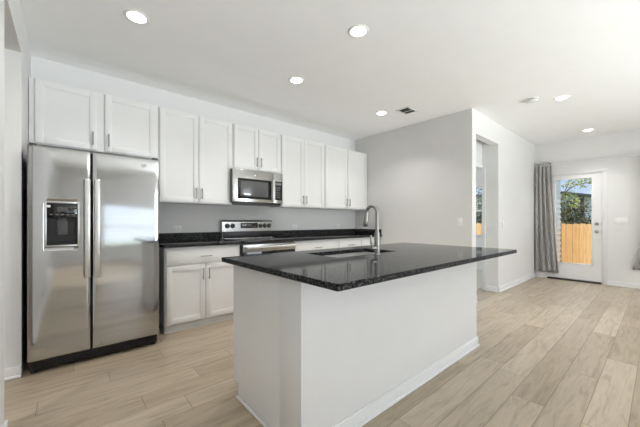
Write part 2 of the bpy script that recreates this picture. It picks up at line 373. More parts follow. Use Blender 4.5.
def window(name, axis, pos, a0, a1, z0, z1, label, depth=0.15, inward=1):
    """frame, meeting rail and pane; axis 'X' = window in a wall of constant x"""
    def bx(bm, u0, u1, w0, w1, d0, d1):
        if axis == 'X': box(bm, pos + d0, pos + d1, u0, u1, w0, w1, bev=.003)
        else: box(bm, u0, u1, pos - d1, pos - d0, w0, w1, bev=.003)
    org = (pos, (a0 + a1) / 2, z0) if axis == 'X' else ((a0 + a1) / 2, pos, z0)
    root = thing(name, label, 'window', org); root['kind'] = 'structure'
    f = B(); w = 0.05
    bx(f, a0, a0 + w, z0, z1, 0.05, 0.11); bx(f, a1 - w, a1, z0, z1, 0.05, 0.11)
    bx(f, a0 + w, a1 - w, z0, z0 + w, 0.05, 0.11); bx(f, a0 + w, a1 - w, z1 - w, z1, 0.05, 0.11)
    zm = (z0 + z1) / 2 + 0.02; bx(f, a0 + w, a1 - w, zm - .02, zm + .02, 0.055, 0.105)
    obj('window_frame', f, m_trim, root)
    g = B(); bx(g, a0 + w, a1 - w, z0 + w, zm - .02, 0.078, 0.084); bx(g, a0 + w, a1 - w, zm + .02, z1 - w, 0.078, 0.084); obj('pane', g, m_glass, root)
    s = B(); bx(s, a0 - .04, a1 + .04, z0 - .025, z0, -0.03, 0.05); obj('window_sill', s, m_trim, root)
window('window_1', 'X', XF, *BW, 'bedroom window seen through the tall opening')
window('added_window_5', 'Y', 6.15, 5.2, 6.8, .5, 2.1, 'added second bedroom window out of sight, letting in light')  # unseen window, put in so the bedroom gets light
window('window_2', 'Y', YS, *WIN_S[0], 'smaller living room window behind the viewpoint')
window('added_window_3', 'Y', YS, *WIN_S[1], 'added wide window behind the viewpoint, letting in light')  # unseen window, placed and sized to light the room

window('added_window_4', 'X', XL - T - .1, *WIN_L, 'added window in the left wall behind the viewpoint, letting in fill light')  # unseen window, added to fill from the left side
# baseboards
BH, BT = 0.085, 0.014
def baseboard(name, segs, label):
    b = B()
    for x0, x1, y0, y1, nx, ny in segs:
        # nx, ny: direction the board faces
        box(b, min(x0, x0 + nx * BT) if nx else x0, max(x0, x0 + nx * BT) if nx else x1, min(y0, y0 + ny * BT) if ny else y0, max(y0, y0 + ny * BT) if ny else y1, 0, BH, bev=.004)
        q = BT + .012
        box(b, min(x0, x0 + nx * q) if nx else x0, max(x0, x0 + nx * q) if nx else x1, min(y0, y0 + ny * q) if ny else y0, max(y0, y0 + ny * q) if ny else y1, 0, 0.02, bev=.006)
    structure(name, b, m_trim, label, 'baseboard')
baseboard('baseboard_living', [(OX1, XF, YL, YL, 0, -1), (OX1, OX1, YL + .02, 1.92, -1, 0)], 'white baseboard along the wall beside the tall opening')
baseboard('baseboard_far', [(XF, XF, YS, DY0 - .06, -1, 0), (XF, XF, DY1 + .06, YL, -1, 0)], 'white baseboard below the patio door wall')
baseboard('baseboard_kitchen', [(XK, XK, YL, 3.25, -1, 0), (XK, OX0, YL, YL, 0, -1)], 'white baseboard of the kitchen side wall')
baseboard('baseboard_left', [(XL - T, XL, 3.12, 3.12, 0, -1), (XL, XL, -0.9, 2.31, 1, 0)], 'white baseboard on the wall end beside the refrigerator')
baseboard('baseboard_south', [(XL, XF, YS, YS, 0, 1)], 'white baseboard below the living room windows')
# patio door casing and threshold
b = B()
box(b, XF - .010, XF, DY0 - .06, DY0 + .004, 0, DZ, bev=.004); box(b, XF - .010, XF, DY1 - .004, DY1 + .06, 0, DZ, bev=.004)
box(b, XF - .010, XF, DY0 - .06, DY1 + .06, DZ, DZ + .055, bev=.004)
structure('trim_2', b, m_wall, 'white casing around the glass patio door', 'trim')

# patio door
d = thing('door_1', 'white patio door with one tall glass pane', 'door', (XF + .02, (DY0 + DY1) / 2, 0)); d['kind'] = 'structure'
y0, y1 = DY0 + .016, DY1 - .016; gx0, gx1 = XF + .006, XF + .05
GY0, GY1, GZ0, GZ1 = 0.858, 1.388, 0.345, 1.975
b = B(); box(b, gx0, gx1, y0, GY0, .035, 2.052); box(b, gx0, gx1, GY1, y1, .035, 2.052); box(b, gx0, gx1, GY0, GY1, .035, GZ0); box(b, gx0, gx1, GY0, GY1, GZ1, 2.052)
obj('slab', b, m_trim, d)
b = B(); q = .024
for a in ((GY0 - q, GY0, GZ0 - q, GZ1 + q), (GY1, GY1 + q, GZ0 - q, GZ1 + q), (GY0, GY1, GZ0 - q, GZ0), (GY0, GY1, GZ1, GZ1 + q)): box(b, gx0 - .008, gx0, *a, bev=.003)
obj('glazing_frame', b, m_trim, d)
boxo('pane', m_glass, d, XF + .025, XF + .031, GY0, GY1, GZ0, GZ1)
b = B()
for a in ((DY0, DY0 + .014, 0, DZ), (DY1 - .014, DY1, 0, DZ), (DY0 + .014, DY1 - .014, 2.056, DZ)): box(b, XF + .002, XF + .13, *a)
obj('jamb', b, m_trim, d)
boxo('threshold', m_bronze, d, XF - .03, XF + .12, DY0 + .014, DY1 - .014, 0.0, .032, bev=.004)
b = B(); cyl(b, (gx0, .785, .965), (gx0 - .012, .785, .965), .031, bev=.003); cyl(b, (gx0 - .012, .785, .965), (gx0 - .04, .785, .965), .011)
lathe(b, [(.012, 0), (.024, .004), (.029, .014), (.027, .024), (.015, .03), (.001, .031)], (gx0 - .034, .785, .965), (-1, 0, 0)); obj('knob', b, m_nickel, d)
b = B(); cyl(b, (gx0, .785, 1.107), (gx0 - .014, .785, 1.107), .031, .028, bev=.003); box(b, gx0 - .032, gx0 - .014, .781, .789, 1.09, 1.124, bev=.002); obj('deadbolt', b, m_nickel, d)
b = B()
for z in (.965, 1.107): box(b, gx0 - .003, gx0 + .02, y0 - .004, y0 + .003, z - .03, z + .03)
obj('strike_plate', b, m_nickel, d)

# ================================================================== CABINETS
def shaker(bm, x0, x1, z0, z1, yf, s=1, t=.019, rail=.057, rec=.009):
    """framed door front at y = yf facing -y (s = 1) or +y (s = -1)"""
    def bb(a, bx_, c, dd, d0, d1, bev=0): box(bm, a, bx_, min(yf + s * d0, yf + s * d1), max(yf + s * d0, yf + s * d1), c, dd, bev=bev)
    bb(x0, x0 + rail, z0, z1, 0, t, .0015); bb(x1 - rail, x1, z0, z1, 0, t, .0015)
    bb(x0 + rail - .002, x1 - rail + .002, z0, z0 + rail, 0.0002, t, .0012); bb(x0 + rail - .002, x1 - rail + .002, z1 - rail, z1, 0.0002, t, .0012)
    bb(x0 + rail - .004, x1 - rail + .004, z0 + rail - .004, z1 - rail + .004, rec, t - .002)
def pull(parent, x, y, z, vertical=True, ln=.128, s=1):
    b = B(); r = .0055; yo = y - s * .03
    if vertical:
        cyl(b, (x, yo, z - ln / 2), (x, yo, z + ln / 2), r, seg=12, bev=.0015)
        for q in (-1, 1): cyl(b, (x, y, z + q * ln * .36), (x, yo, z + q * ln * .36), .0045, seg=10)
    else:
        cyl(b, (x - ln / 2, yo, z), (x + ln / 2, yo, z), r, seg=12, bev=.0015)
        for q in (-1, 1): cyl(b, (x + q * ln * .36, y, z), (x + q * ln * .36, yo, z), .0045, seg=10)
    return obj('handle', b, m_nickel, parent, label='slim satin nickel bar pull')
UF = 3.615                       # front of the wall-cabinet doors
def wall_cabinet(x0, x1, z0, z1, label, gap=.006, e0=.012, e1=.012):
    t = thing('wall_cabinet', label, 'cabinet', ((x0 + x1) / 2, 3.79, z0), 'white wall cabinets')
    b = B(); box(b, x0, x1, UF + .02, YB, z0, z1, bev=.0015); obj('carcass', b, m_cab, t)
    xm = (x0 + x1) / 2
    for i, (a, c) in enumerate(((x0 + e0, xm - gap / 2), (xm + gap / 2, x1 - e1))):
        b = B(); shaker(b, a, c, z0 + .012, z1 - .012, UF); dd = obj('door', b, m_cab, t)
        pull(dd, c - .03 if i == 0 else a + .03, UF, z0 + .012 + .105)
    return t
wall_cabinet(XL + .004, .772, 1.843, 2.43, 'white two-door wall cabinet mounted above the stainless refrigerator', .065, .040, .027)
wall_cabinet(.775, 1.637, 1.37, 2.43, 'tall white two-door wall cabinet between refrigerator and microwave')
wall_cabinet(1.640, 2.372, 1.843, 2.43, 'short white two-door wall cabinet directly above the microwave')
wall_cabinet(2.375, 3.215, 1.37, 2.43, 'tall white two-door wall cabinet between microwave and corner cabinet')
wall_cabinet(3.218, XK - .003, 1.37, 2.43, 'tall white two-door wall cabinet in the corner against the side wall', .012, .02, .02)

BF = 3.31                        # front of base doors
def base_cabinet(x0, x1, label, ndoors=2, e=.014):
    t = thing('base_cabinet', label, 'cabinet', ((x0 + x1) / 2, 3.63, 0), 'white base cabinets')
    b = B(); box(b, x0, x1, BF + .02, YB - .022, .066, .882, bev=.0015); obj('carcass', b, m_cab, t)
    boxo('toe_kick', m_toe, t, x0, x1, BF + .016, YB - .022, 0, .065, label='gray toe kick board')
    b = B(); box(b, x0 + e, x1 - e, BF, BF + .019, .70, .852, bev=.0015); dr = obj('drawer', b, m_cab, t)
    pull(dr, (x0 + x1) / 2, BF, .776, False)
    w = (x1 - x0 - 2 * e + .006) / ndoors
    for i in range(ndoors):
        a = x0 + e + i * w; c = a + w - .006
        b = B(); shaker(b, a, c, .082, .686, BF); dd = obj('door', b, m_cab, t)
        pull(dd, (c - .03) if (i == 0 and ndoors == 2) else a + .03, BF, .686 - .105)
    return t
base_cabinet(.765, 1.592, 'white base cabinet with one drawer over two doors between refrigerator and range')
base_cabinet(2.382, 3.245, 'wide white base cabinet beside the range on its corner side')
base_cabinet(3.248, 3.772, 'narrow white drawer base cabinet second from the range toward the corner', 1)
base_cabinet(3.775, XK - .003, 'white base cabinet in the corner beneath the end of the counter', 1)

def countertop(x0, x1, y0, y1, label, splash):
    t = thing('countertop', label, 'countertop', ((x0 + x1) / 2, (y0 + y1) / 2, .884), 'black granite counters')
    boxo('slab', m_granite, t, x0, x1, y0, y1, .884, .914, bev=.003)
    for a in splash: boxo('backsplash', m_granite, t, *a, .914, 1.012, bev=.002)
    return t
countertop(.745, 1.590, 3.285, YB, 'black granite counter between refrigerator and range with low backsplash', [(.745, 1.590, 3.92, YB)])
countertop(2.384, XK, 3.285, YB, 'black granite counter running from range into the corner', [(2.384, XK - .02, 3.92, YB), (XK - .02, XK, 3.30, YB)])

# ================================================================== REFRIGERATOR
f = thing('refrigerator', 'stainless side-by-side refrigerator with water dispenser in the corner', 'refrigerator', (.22, 3.45, 0))
FX0, FX1, FXM, FY, FYB = -.217, .660, .160, 3.05, 3.115
b = B(); box(b, FX0 + .004, FX1 - .004, FYB + .005, 3.84, .03, 1.722, bev=.004); obj('body', b, m_dgray, f, label='dark gray cabinet body')
def dome_door(x0, x1, z0, z1):
    """door with rounded edges and a faintly domed steel front"""
    t = bmesh.new(); nx, nz = 16, 40; g = []
    for j in range(nz + 1):
        rowv = []
        for i in range(nx + 1):
            u, v = i / nx, j / nz
            # crowd the grid towards the edges
            u = .5 - .5 * math.cos(math.pi * u); v = .5 - .5 * math.cos(math.pi * v)
            x = x0 + u * (x1 - x0); z = z0 + v * (z1 - z0)
            ex = min(x - x0, x1 - x); ez = min(z - z0, z1 - z)
            def rnd(e, r): return 0 if e >= r else r - math.sqrt(max(0, r * r - (r - e) ** 2))
            y = FY + rnd(ex, .014) + rnd(ez, .016) + .0006 * ((2 * u - 1) ** 2) + .003 * ((2 * v - 1) ** 4)
            rowv.append(t.verts.new((x, min(y, FYB - .01), z)))
        g.append(rowv)
    for j in range(nz):
        for i in range(nx): t.faces.new((g[j][i], g[j][i + 1], g[j + 1][i + 1], g[j + 1][i]))
    rim = [g[0][i] for i in range(nx + 1)] + [g[j][nx] for j in range(1, nz + 1)] + [g[nz][i] for i in range(nx - 1, -1, -1)] + [g[j][0] for j in range(nz - 1, 0, -1)]
    bk = [t.verts.new((v.co.x, FYB, v.co.z)) for v in rim]; n = len(rim)
    for i in range(n): t.faces.new((rim[i], bk[i], bk[(i + 1) % n], rim[(i + 1) % n]))
    t.faces.new(bk); bmesh.ops.recalc_face_normals(t, faces=t.faces[:])
    return t
HX0, HX1, HZ0, HZ1 = -.110, .071, .972, 1.296
ld = obj('door', dome_door(FX0, FXM - .004, .105, 1.727), m_steel, f, label='freezer door with the dispenser')
cb = B(); box(cb, HX0, HX1, FY - .05, FY + .058, HZ0, HZ1); cut = obj('cutter', cb, m_black)
mod = ld.modifiers.new('hole', 'BOOLEAN'); mod.object = cut; mod.operation = 'DIFFERENCE'; mod.solver = 'EXACT'
dg = bpy.context.evaluated_depsgraph_get(); me2 = bpy.data.meshes.new_from_object(ld.evaluated_get(dg), depsgraph=dg)
ld.modifiers.clear(); ld.data = me2; me2.name = 'door'
me2.materials.clear(); me2.materials.append(m_steel)
bpy.data.objects.remove(cut)
rd = obj('door', dome_door(FXM + .004, FX1, .105, 1.727), m_steel, f)
# dispenser set into the freezer door
b = B(); q = .013; yo = FY - .006
for a in ((HX0 - q, HX0, HZ0 - q, HZ1 + q), (HX1, HX1 + q, HZ0 - q, HZ1 + q), (HX0, HX1, HZ0 - q, HZ0), (HX0, HX1, HZ1, HZ1 + q)): box(b, a[0], a[1], yo, FY + .012, a[2], a[3], bev=.003)
obj('dispenser_trim', b, m_handle, ld, label='bright steel rim of the dispenser')
b = B(); box(b, HX0, HX1, FY + .048, FY + .057, HZ0, HZ1); box(b, HX0, HX0 + .006, FY, FY + .048, HZ0, HZ1); box(b, HX1 - .006, HX1, FY, FY + .048, HZ0, HZ1)
box(b, HX0, HX1, FY, FY + .048, HZ0, HZ0 + .012); box(b, HX0 + .02, HX1 - .02, FY + .004, FY + .05, HZ0 + .012, HZ0 + .016, bev=.001)
obj('dispenser_recess', b, m_black, ld, label='black dispenser cavity with drip tray')
b = B(); box(b, HX0 + .001, HX1 - .001, FY - .003, FY + .044, 1.185, HZ1 - .001, bev=.003); obj('control_panel', b, m_blackgl, ld, label='black dispenser control panel')
b = B(); box(b, -.052, .016, FY - .0042, FY - .0025, 1.232, 1.268); obj('display', b, m_dgray, ld, label='dark dispenser display')
b = B(); box(b, -.108, -.088, FY - .0042, FY - .0025, 1.262, 1.280); obj('panel_sticker', b, m_plate, ld, label='small white sticker on the dispenser panel')
for k in range(5):
    b = B(); box(b, HX0 + .018 + k * .032, HX0 + .036 + k * .032, FY - .0042, FY - .0025, 1.205, 1.211); obj('button', b, m_gray, ld)
b = B(); box(b, -.052, .012, FY + .010, FY + .020, 1.05, 1.16, bev=.004); box(b, -.045, .005, FY + .012, FY + .03, 1.155, 1.186, bev=.004); cyl(b, (-.02, FY + .02, 1.165), (-.02, FY + .02, 1.19), .016, seg=16); obj('paddle', b, m_dgray, ld, label='dark gray dispenser paddle')
for dd, x in ((ld, .131), (rd, .195)):
    b = B(); box(b, x - .020, x + .020, FY - .062, FY - .046, .705, 1.495, bev=.006, seg=3)
    for z in (.74, 1.46): box(b, x - .013, x + .013, FY - .05, FY + .008, z - .022, z + .022, bev=.003)
    obj('handle', b, m_handle, dd, label='long flat steel bar handle')
b = B(); cyl(b, (.535, FY + .004, 1.660), (.535, FY - .003, 1.660), .021, bev=.002); bd = obj('badge', b, m_nickel, rd, label='round gray emblem')
b = B()
for k in (-1, 1): tube(b, [(.535 + k * .006 + .005 * math.cos(a), FY - .0035, 1.660 + .008 * math.sin(a)) for a in [R(30 + 30 * i) for i in range(10)]], .0009, 6)
tube(b, [(.535 + .017 * math.cos(R(a)), FY - .0035, 1.660 + .017 * math.sin(R(a))) for a in range(0, 361, 20)], .0008, 6)
obj('emblem', b, m_handle, bd)
b = B(); box(b, FX0 + .01, FX1 - .01, FY + .055, FY + .075, .022, .098, bev=.003)
for k in range(4): box(b, FX0 + .03, FX1 - .03, FY + .048, FY + .055, .036 + k * .015, .043 + k * .015)
obj('kick_grille', b, m_black, f, label='black louvred kick grille')
for x in (FX0 + .03, FX1 - .03):
    for y in (FY + .085, FY + .65):
        b = B(); cyl(b, (x, y, 0), (x, y, .035), .018, seg=16); obj('foot', b, m_black, f)
    b = B(); box(b, x - .022, x + .022, FY + .02, FYB + .06, 1.724, 1.744, bev=.004); obj('hinge_cover', b, m_dgray, f)

# ================================================================== RANGE
RX0, RX1 = 1.597, 2.377
r = thing('range', 'stainless electric range with black glass cooktop and knobs on the backguard', 'stove', ((RX0 + RX1) / 2, 3.6, 0))
b = B(); box(b, RX0, RX1, 3.31, YB - .01, .05, .895); box(b, RX0 + .05, RX1 - .05, 3.36, YB - .05, 0, .05); obj('body', b, m_dgray, r)
b = B(); box(b, RX0, RX1, 3.262, 3.865, .895, .922, bev=.006); ct = obj('cooktop', b, m_blackgl, r, label='black glass cooktop')
for x, y, rr in ((1.79, 3.42, .11), (2.19, 3.42, .085), (1.79, 3.70, .08), (2.19, 3.70, .1)):
    b = B(); tube(b, [(x + rr * math.cos(R(a)), y + rr * math.sin(R(a)), .922) for a in range(0, 361, 15)], .0008, 5); obj('burner_ring', b, m_gray, ct)
b = B(); prism(b, [(3.868, .922), (YB - .012, .922), (YB - .012, 1.172), (3.885, 1.172), (3.868, 1.150)], 'X', RX0, RX1); bg_ = obj('backguard', b, m_steel2, r, label='stainless backguard')
b = B(); box(b, RX0 + .004, RX1 - .004, 3.860, 3.869, .925, 1.016, bev=.002); obj('vent_strip', b, m_black, bg_)
b = B(); box(b, 1.865, 2.13, 3.862, 3.870, 1.060, 1.135, bev=.002); cp = obj('control_display', b, m_blackgl, bg_, label='black clock display')
b = B()
for k in range(6): box(b, 1.885 + k * .038, 1.907 + k * .038, 3.8605, 3.863, 1.072, 1.078)
box(b, 1.965, 2.03, 3.8605, 3.863, 1.094, 1.116)
obj('button', b, m_gray, cp)
for x in (1.668, 1.745, 2.175, 2.247, 2.319):
    b = B(); cyl(b, (x, 3.868, 1.092), (x, 3.863, 1.092), .034, bev=.001); lathe(b, [(.026, 0), (.024, .02), (.020, .026), (.001, .027)], (x, 3.866, 1.092), (0, -1, 0), 24)
    box(b, x - .003, x + .003, 3.834, 3.850, 1.074, 1.110, bev=.001); obj('knob', b, m_dgray, bg_, label='round black and steel burner knob')
b = B(); box(b, RX0 + .005, RX1 - .005, 3.266, 3.31, .20, .872, bev=.004); od = obj('oven_door', b, m_blackgl, r, label='black glass oven door')
b = B(); box(b, RX0 + .005, RX1 - .005, 3.260, 3.268, .782, .872, bev=.002); obj('door_trim', b, m_steel2, od, label='stainless band across the top of the oven door')
b = B(); cyl(b, (RX0 + .03, 3.215, .835), (RX1 - .03, 3.215, .835), .013, seg=20, bev=.003)
for x in (RX0 + .06, RX1 - .06): box(b, x - .012, x + .012, 3.215, 3.262, .825, .845, bev=.003)
obj('handle', b, m_handle, od, label='stainless oven door bar handle')
b = B(); box(b, RX0 + .005, RX1 - .005, 3.268, 3.31, .06, .192, bev=.004); obj('storage_drawer', b, m_steel2, r)

# ================================================================== MICROWAVE
MX0, MX1, MY, MZ0, MZ1 = 1.598, 2.330, 3.53, 1.396, 1.8425
MX0, MX1 = 1.640, 2.372
w = thing('microwave', 'stainless over-the-range microwave hung under the short wall cabinet', 'microwave', ((MX0 + MX1) / 2, 3.73, MZ0))
MX0 -= .045; MX1 -= .03
boxo('case', m_dgray, w, 1.641, 2.371, 3.61, YB, MZ0 + .004, 1.842, bev=.003, label='dark gray case')
b = B(); box(b, MX0, 1.640, 3.55, 3.612, MZ0 + .004, 1.83, bev=.002); box(b, 1.640, MX1, 3.55, 3.612, MZ0 + .004, 1.83); obj('front_case', b, m_dgray, w)
MD = MX0 + .592
b = B(); box(b, MX0, MD, MY, MY + .022, MZ0 + .012, 1.830, bev=.004); md = obj('door', b, m_steel2, w, label='stainless microwave door')
b = B(); box(b, MX0 + .065, MD - .03, MY - .003, MY + .01, MZ0 + .055, 1.715, bev=.003); wn = obj('window_surround', b, m_blackgl, md, label='black glass door border')
boxo('window', m_mwwin, wn, MX0 + .105, MD - .085, MY - .0045, MY, MZ0 + .085, 1.685, bev=.001, label='gray door window')
b = B(); box(b, MD - .026, MD + .004, MY - .044, MY - .030, MZ0 + .035, 1.725, bev=.005, seg=3)
for z in (MZ0 + .06, 1.70): box(b, MD - .022, MD, MY - .032, MY + .004, z - .012, z + .012, bev=.002)
obj('handle', b, m_handle, md, label='vertical steel microwave handle')
b = B(); box(b, MX0 + .30, MX0 + .345, MY - .003, MY + .004, 1.755, 1.785, bev=.002); obj('badge', b, m_nickel, md)
b = B(); box(b, MD + .002, MX1, MY, MY + .022, MZ0 + .012, 1.830, bev=.003); cpn = obj('control_frame', b, m_steel2, w)
boxo('control_panel', m_blackgl, cpn, MD + .010, MX1 - .008, MY - .003, MY + .01, MZ0 + .055, 1.715, bev=.002, label='black keypad panel')
b = B(); box(b, MD + .028, MX1 - .026, MY - .0042, MY - .002, 1.665, 1.695)
for i in range(3):
    for j in range(5): box(b, MD + .026 + i * .030, MD + .044 + i * .030, MY - .0042, MY - .002, 1.485 + j * .033, 1.498 + j * .033)
obj('keypad', b, m_gray, cpn)
b = B(); box(b, MX0 + .02, MX1 - .02, MY + .03, 3.9, MZ0 - .012, MZ0 + .005, bev=.002); obj('vent_grille', b, m_black, w, label='black underside vent')

# ================================================================== ISLAND
IX0, IX1, IY0, IY1 = .790, 2.925, .811, 1.925
t = thing('kitchen_island', 'white kitchen island with panelled base standing on the plank floor', 'kitchen island', (1.87, 1.5, 0))
KX0, KX1, KY0, KYM, KY1 = .852, 2.895, 1.125, 1.315, 1.89
def bx_(name, mat, *a, **k): return boxo(name, mat, t, *a, **k)
b = B(); box(b, KX0, KX1, KY0, KYM, 0, .883, bev=.002); obj('knee_wall', b, m_island, t)
b = B(); box(b, KX0 + .016, KX1 - .004, KYM, KY1 - .02, .09, .70); box(b, KX0 + .016, KX1 - .004, KY1 - .06, KY1 - .02, .70, .883)
box(b, KX0 + .016, 1.30, KYM, KY1 - .06, .70, .883); box(b, 2.10, KX1 - .004, KYM, KY1 - .06, .70, .883)
obj('cabinet_body', b, m_cab, t)
b = B(); prism(b, [(KYM, 0), (KY1 - .07, 0), (KY1 - .07, .088), (KY1, .088), (KY1, .883), (KYM, .883)], 'X', KX0 + .006, KX0 + .018); obj('end_panel', b, m_cab, t)
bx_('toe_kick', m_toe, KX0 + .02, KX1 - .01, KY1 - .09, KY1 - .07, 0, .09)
n = 4; ww = (KX1 - KX0 - .05) / n
for i in range(n):
    a = KX0 + .03 + i * ww; b = B(); shaker(b, a, a + ww - .006, .105, .70, KY1, -1); dd = obj('door', b, m_cab, t)
    pull(dd, a + (ww - .036 if i % 2 == 0 else .03), KY1, .60, s=-1)
    b = B(); box(b, a, a + ww - .006, KY1 - .019, KY1, .715, .865, bev=.0015); obj('drawer', b, m_cab, t)
b = B(); box(b, KX0 - .012, KX0, KY0 - .012, KY1 - .07, 0, .018, bev=.005); obj('shoe_molding', b, m_trim, t)
b = B()
box(b, KX0 - .001, KX1 + .014, KY0 - .014, KY0, 0, .075, bev=.003); box(b, KX0 - .001, KX1 + .010, KY0 - .009, KY0, .07, .086, bev=.004); box(b, KX0 - .001, KX1 + .024, KY0 - .026, KY0, 0, .018, bev=.006)
box(b, KX1, KX1 + .014, KY0 - .014, KY1 - .02, 0, .075, bev=.003); box(b, KX1, KX1 + .010, KY0 - .009, KY1 - .02, .07, .086, bev=.004); box(b, KX1, KX1 + .024, KY0 - .026, KY1 - .02, 0, .018, bev=.006)
obj('base_molding', b, m_island, t)
# slab with sink cut-out
SX0, SX1, SY0, SY1 = 1.362, 2.035, 1.400, 1.742
b = B()
tt = bmesh.new()
def ring(x0, x1, y0, y1, z): return [tt.verts.new(p) for p in ((x0, y0, z), (x1, y0, z), (x1, y1, z), (x0, y1, z))]
bv = .003
oT = ring(IX0 + bv, IX1 - bv, IY0 + bv, IY1 - bv, .914); oM = ring(IX0, IX1, IY0, IY1, .911); oL = ring(IX0, IX1, IY0, IY1, .887); oB = ring(IX0 + bv, IX1 - bv, IY0 + bv, IY1 - bv, .884)
iT = ring(SX0, SX1, SY0, SY1, .914); iB = ring(SX0, SX1, SY0, SY1, .884)
for A, Bq in ((iT, oT), (oT, oM), (oM, oL), (oL, oB), (oB, iB), (iB, iT)):
    for i in range(4): tt.faces.new((A[i], A[(i + 1) % 4], Bq[(i + 1) % 4], Bq[i]))
bmesh.ops.recalc_face_normals(tt, faces=tt.faces[:]); join(b, tt)
isl = obj('island_countertop', b, m_granite); tag(isl, 'black speckled granite slab topping the kitchen island', 'countertop', 'black granite counters')
# sink
s = thing('sink', 'stainless undermount sink set into the island counter', 'sink', ((SX0 + SX1) / 2, (SY0 + SY1) / 2, .70))
b = B(); x0, x1, y0, y1 = SX0 - .004, SX1 + .004, SY0 - .004, SY1 + .004
box(b, x0 - .012, x0, y0 - .012, y1 + .012, .704, .883); box(b, x1, x1 + .012, y0 - .012, y1 + .012, .704, .883)
box(b, x0, x1, y0 - .012, y0, .704, .883); box(b, x0, x1, y1, y1 + .012, .704, .883); box(b, x0, x1, y0, y1, .704, .712)
obj('basin', b, m_sink, s)
b = B(); lathe(b, [(.045, 0), (.045, .003), (.036, .005), (.032, .001), (.001, .001)], ((SX0 + SX1) / 2, (SY0 + SY1) / 2, .712)); obj('drain', b, m_nickel, s)
# faucet
FXc, FYc = 1.715, 1.352
fa = thing('faucet', 'tall gooseneck pull-down faucet standing behind the island sink', 'faucet', (FXc, FYc, .914))
b = B(); lathe(b, [(.028, 0), (.028, .004), (.023, .009), (.0205, .012), (.0195, .15), (.0165, .165), (.001, .165)], (FXc, FYc, .914)); obj('body', b, m_faucet, fa)
TOPZ, RAD = 1.220, .049
pts = [(FXc, FYc, 1.07), (FXc, FYc, 1.13)] + [(FXc, FYc + RAD * (1 - math.cos(R(a))), TOPZ + RAD * .98 * math.sin(R(a)) ) for a in range(0, 181, 12)]
pts += [(FXc, FYc + 2 * RAD + .004, TOPZ - .02)]
b = B(); tube(b, pts, .0125, 18); obj('spout', b, m_faucet, fa)
b = B(); e = Vector((FXc, FYc + 2 * RAD + .003, TOPZ - .012)); dn = Vector((0, .14, -1)).normalized()
tube(b, [e, e + dn * .012, e + dn * .05, e + dn * .085, e + dn * .092], [.0135, .0165, .0175, .019, .015], 18); obj('spray_head', b, m_faucet, fa)
b = B(); cyl(b, (FXc, FYc, .962), (FXc - .052, FYc + .012, .962), .0155, .013, seg=18, bev=.003); tube(b, [(FXc - .045, FYc + .010, .962), (FXc - .049, FYc + .012, .995), (FXc - .054, FYc + .014, 1.055)], [.0085, .007, .006], 12); obj('lever', b, m_faucet, fa)

# ================================================================== CEILING FIXTURES
def can(x, y, label, watts=CAN_W, spread=120):
    t = thing('recessed_light', label, 'ceiling light', (x, y, ZC), 'recessed ceiling lights')
    b = B(); lathe(b, [(.066, -.004), (.068, -.007), (.082, -.006), (.088, -.0005), (.066, -.0005)], (x, y, ZC)); obj('trim_ring', b, m_plate, t)
    b = B(); lathe(b, [(.001, -.016), (.035, -.0145), (.054, -.010), (.065, -.003), (.0655, -.001), (.001, -.001)], (x, y, ZC)); obj('lens', b, m_lens, t, label='glowing lens')
    d = bpy.data.lights.new('recessed_lamp', 'AREA'); d.shape = 'DISK'; d.size = .11; d.energy = watts; d.color = (1, .97, .93); d.spread = R(spread)
    o = bpy.data.objects.new('recessed_lamp', d); C.objects.link(o); o.parent = t; o.location = (0, 0, -.02)
can(.417, 2.66, 'recessed light in the ceiling in front of the refrigerator')
can(1.962, 2.68, 'recessed light in the ceiling in front of the microwave')
can(3.50, 2.68, 'recessed light in the ceiling beside the air vent')
can(1.849, 1.652, 'recessed light in the ceiling straight above the island')
can(4.816, .834, 'recessed light in the ceiling beside the smoke detector', CAN_W * .85, 95)
can(6.869, .836, 'recessed light in the ceiling nearest the glass patio door', CAN_W * .85, 95)
can(-.95, 1.85, 'added recessed light in the hall ceiling, unseen beyond the left opening', CAN_W * 1.2)  # unseen lamp added to brighten the wall end and island end
v = thing('air_vent', 'white ceiling air register with dark louvres above the kitchen', 'vent', (3.70, 2.385, ZC))
b = B(); X0, X1, Y0, Y1 = 3.575, 3.825, 2.285, 2.485
for a in ((X0, X1, Y0, Y0 + .025), (X0, X1, Y1 - .025, Y1), (X0, X0 + .025, Y0, Y1), (X1 - .025, X1, Y0, Y1), (3.714, 3.730, Y0, Y1)): box(b, *a, ZC - .007, ZC - .0005, bev=.002)
obj('frame', b, m_plate, v)
boxo('duct_opening', m_slot, v, X0 + .02, X1 - .02, Y0 + .02, Y1 - .02, ZC - .0025, ZC - .0005)
b = B()
for k in range(9):
    yy = Y0 + .036 + k * .0155; prism(b, [(yy, ZC - .007), (yy + .002, ZC - .007), (yy + .007, ZC - .003), (yy + .005, ZC - .003)], 'X', X0 + .02, X1 - .02)
obj('louvre', b, m_gray, v)
sm = thing('smoke_detector', 'round white smoke detector on the ceiling near the tall opening', 'smoke detector', (4.58, 1.10, ZC))
b = B(); lathe(b, [(.07, -.0005), (.07, -.008), (.064, -.010), (.064, -.0105)], (4.58, 1.10, ZC)); obj('base', b, m_plate, sm)
b = B(); lathe(b, [(.058, -.0105), (.058, -.020)], (4.58, 1.10, ZC)); obj('vent_slot', b, m_dgray, sm)
b = B(); lathe(b, [(.064, -.020), (.063, -.030), (.052, -.038), (.02, -.041), (.001, -.041)], (4.58, 1.10, ZC)); obj('cover', b, m_plate, sm)

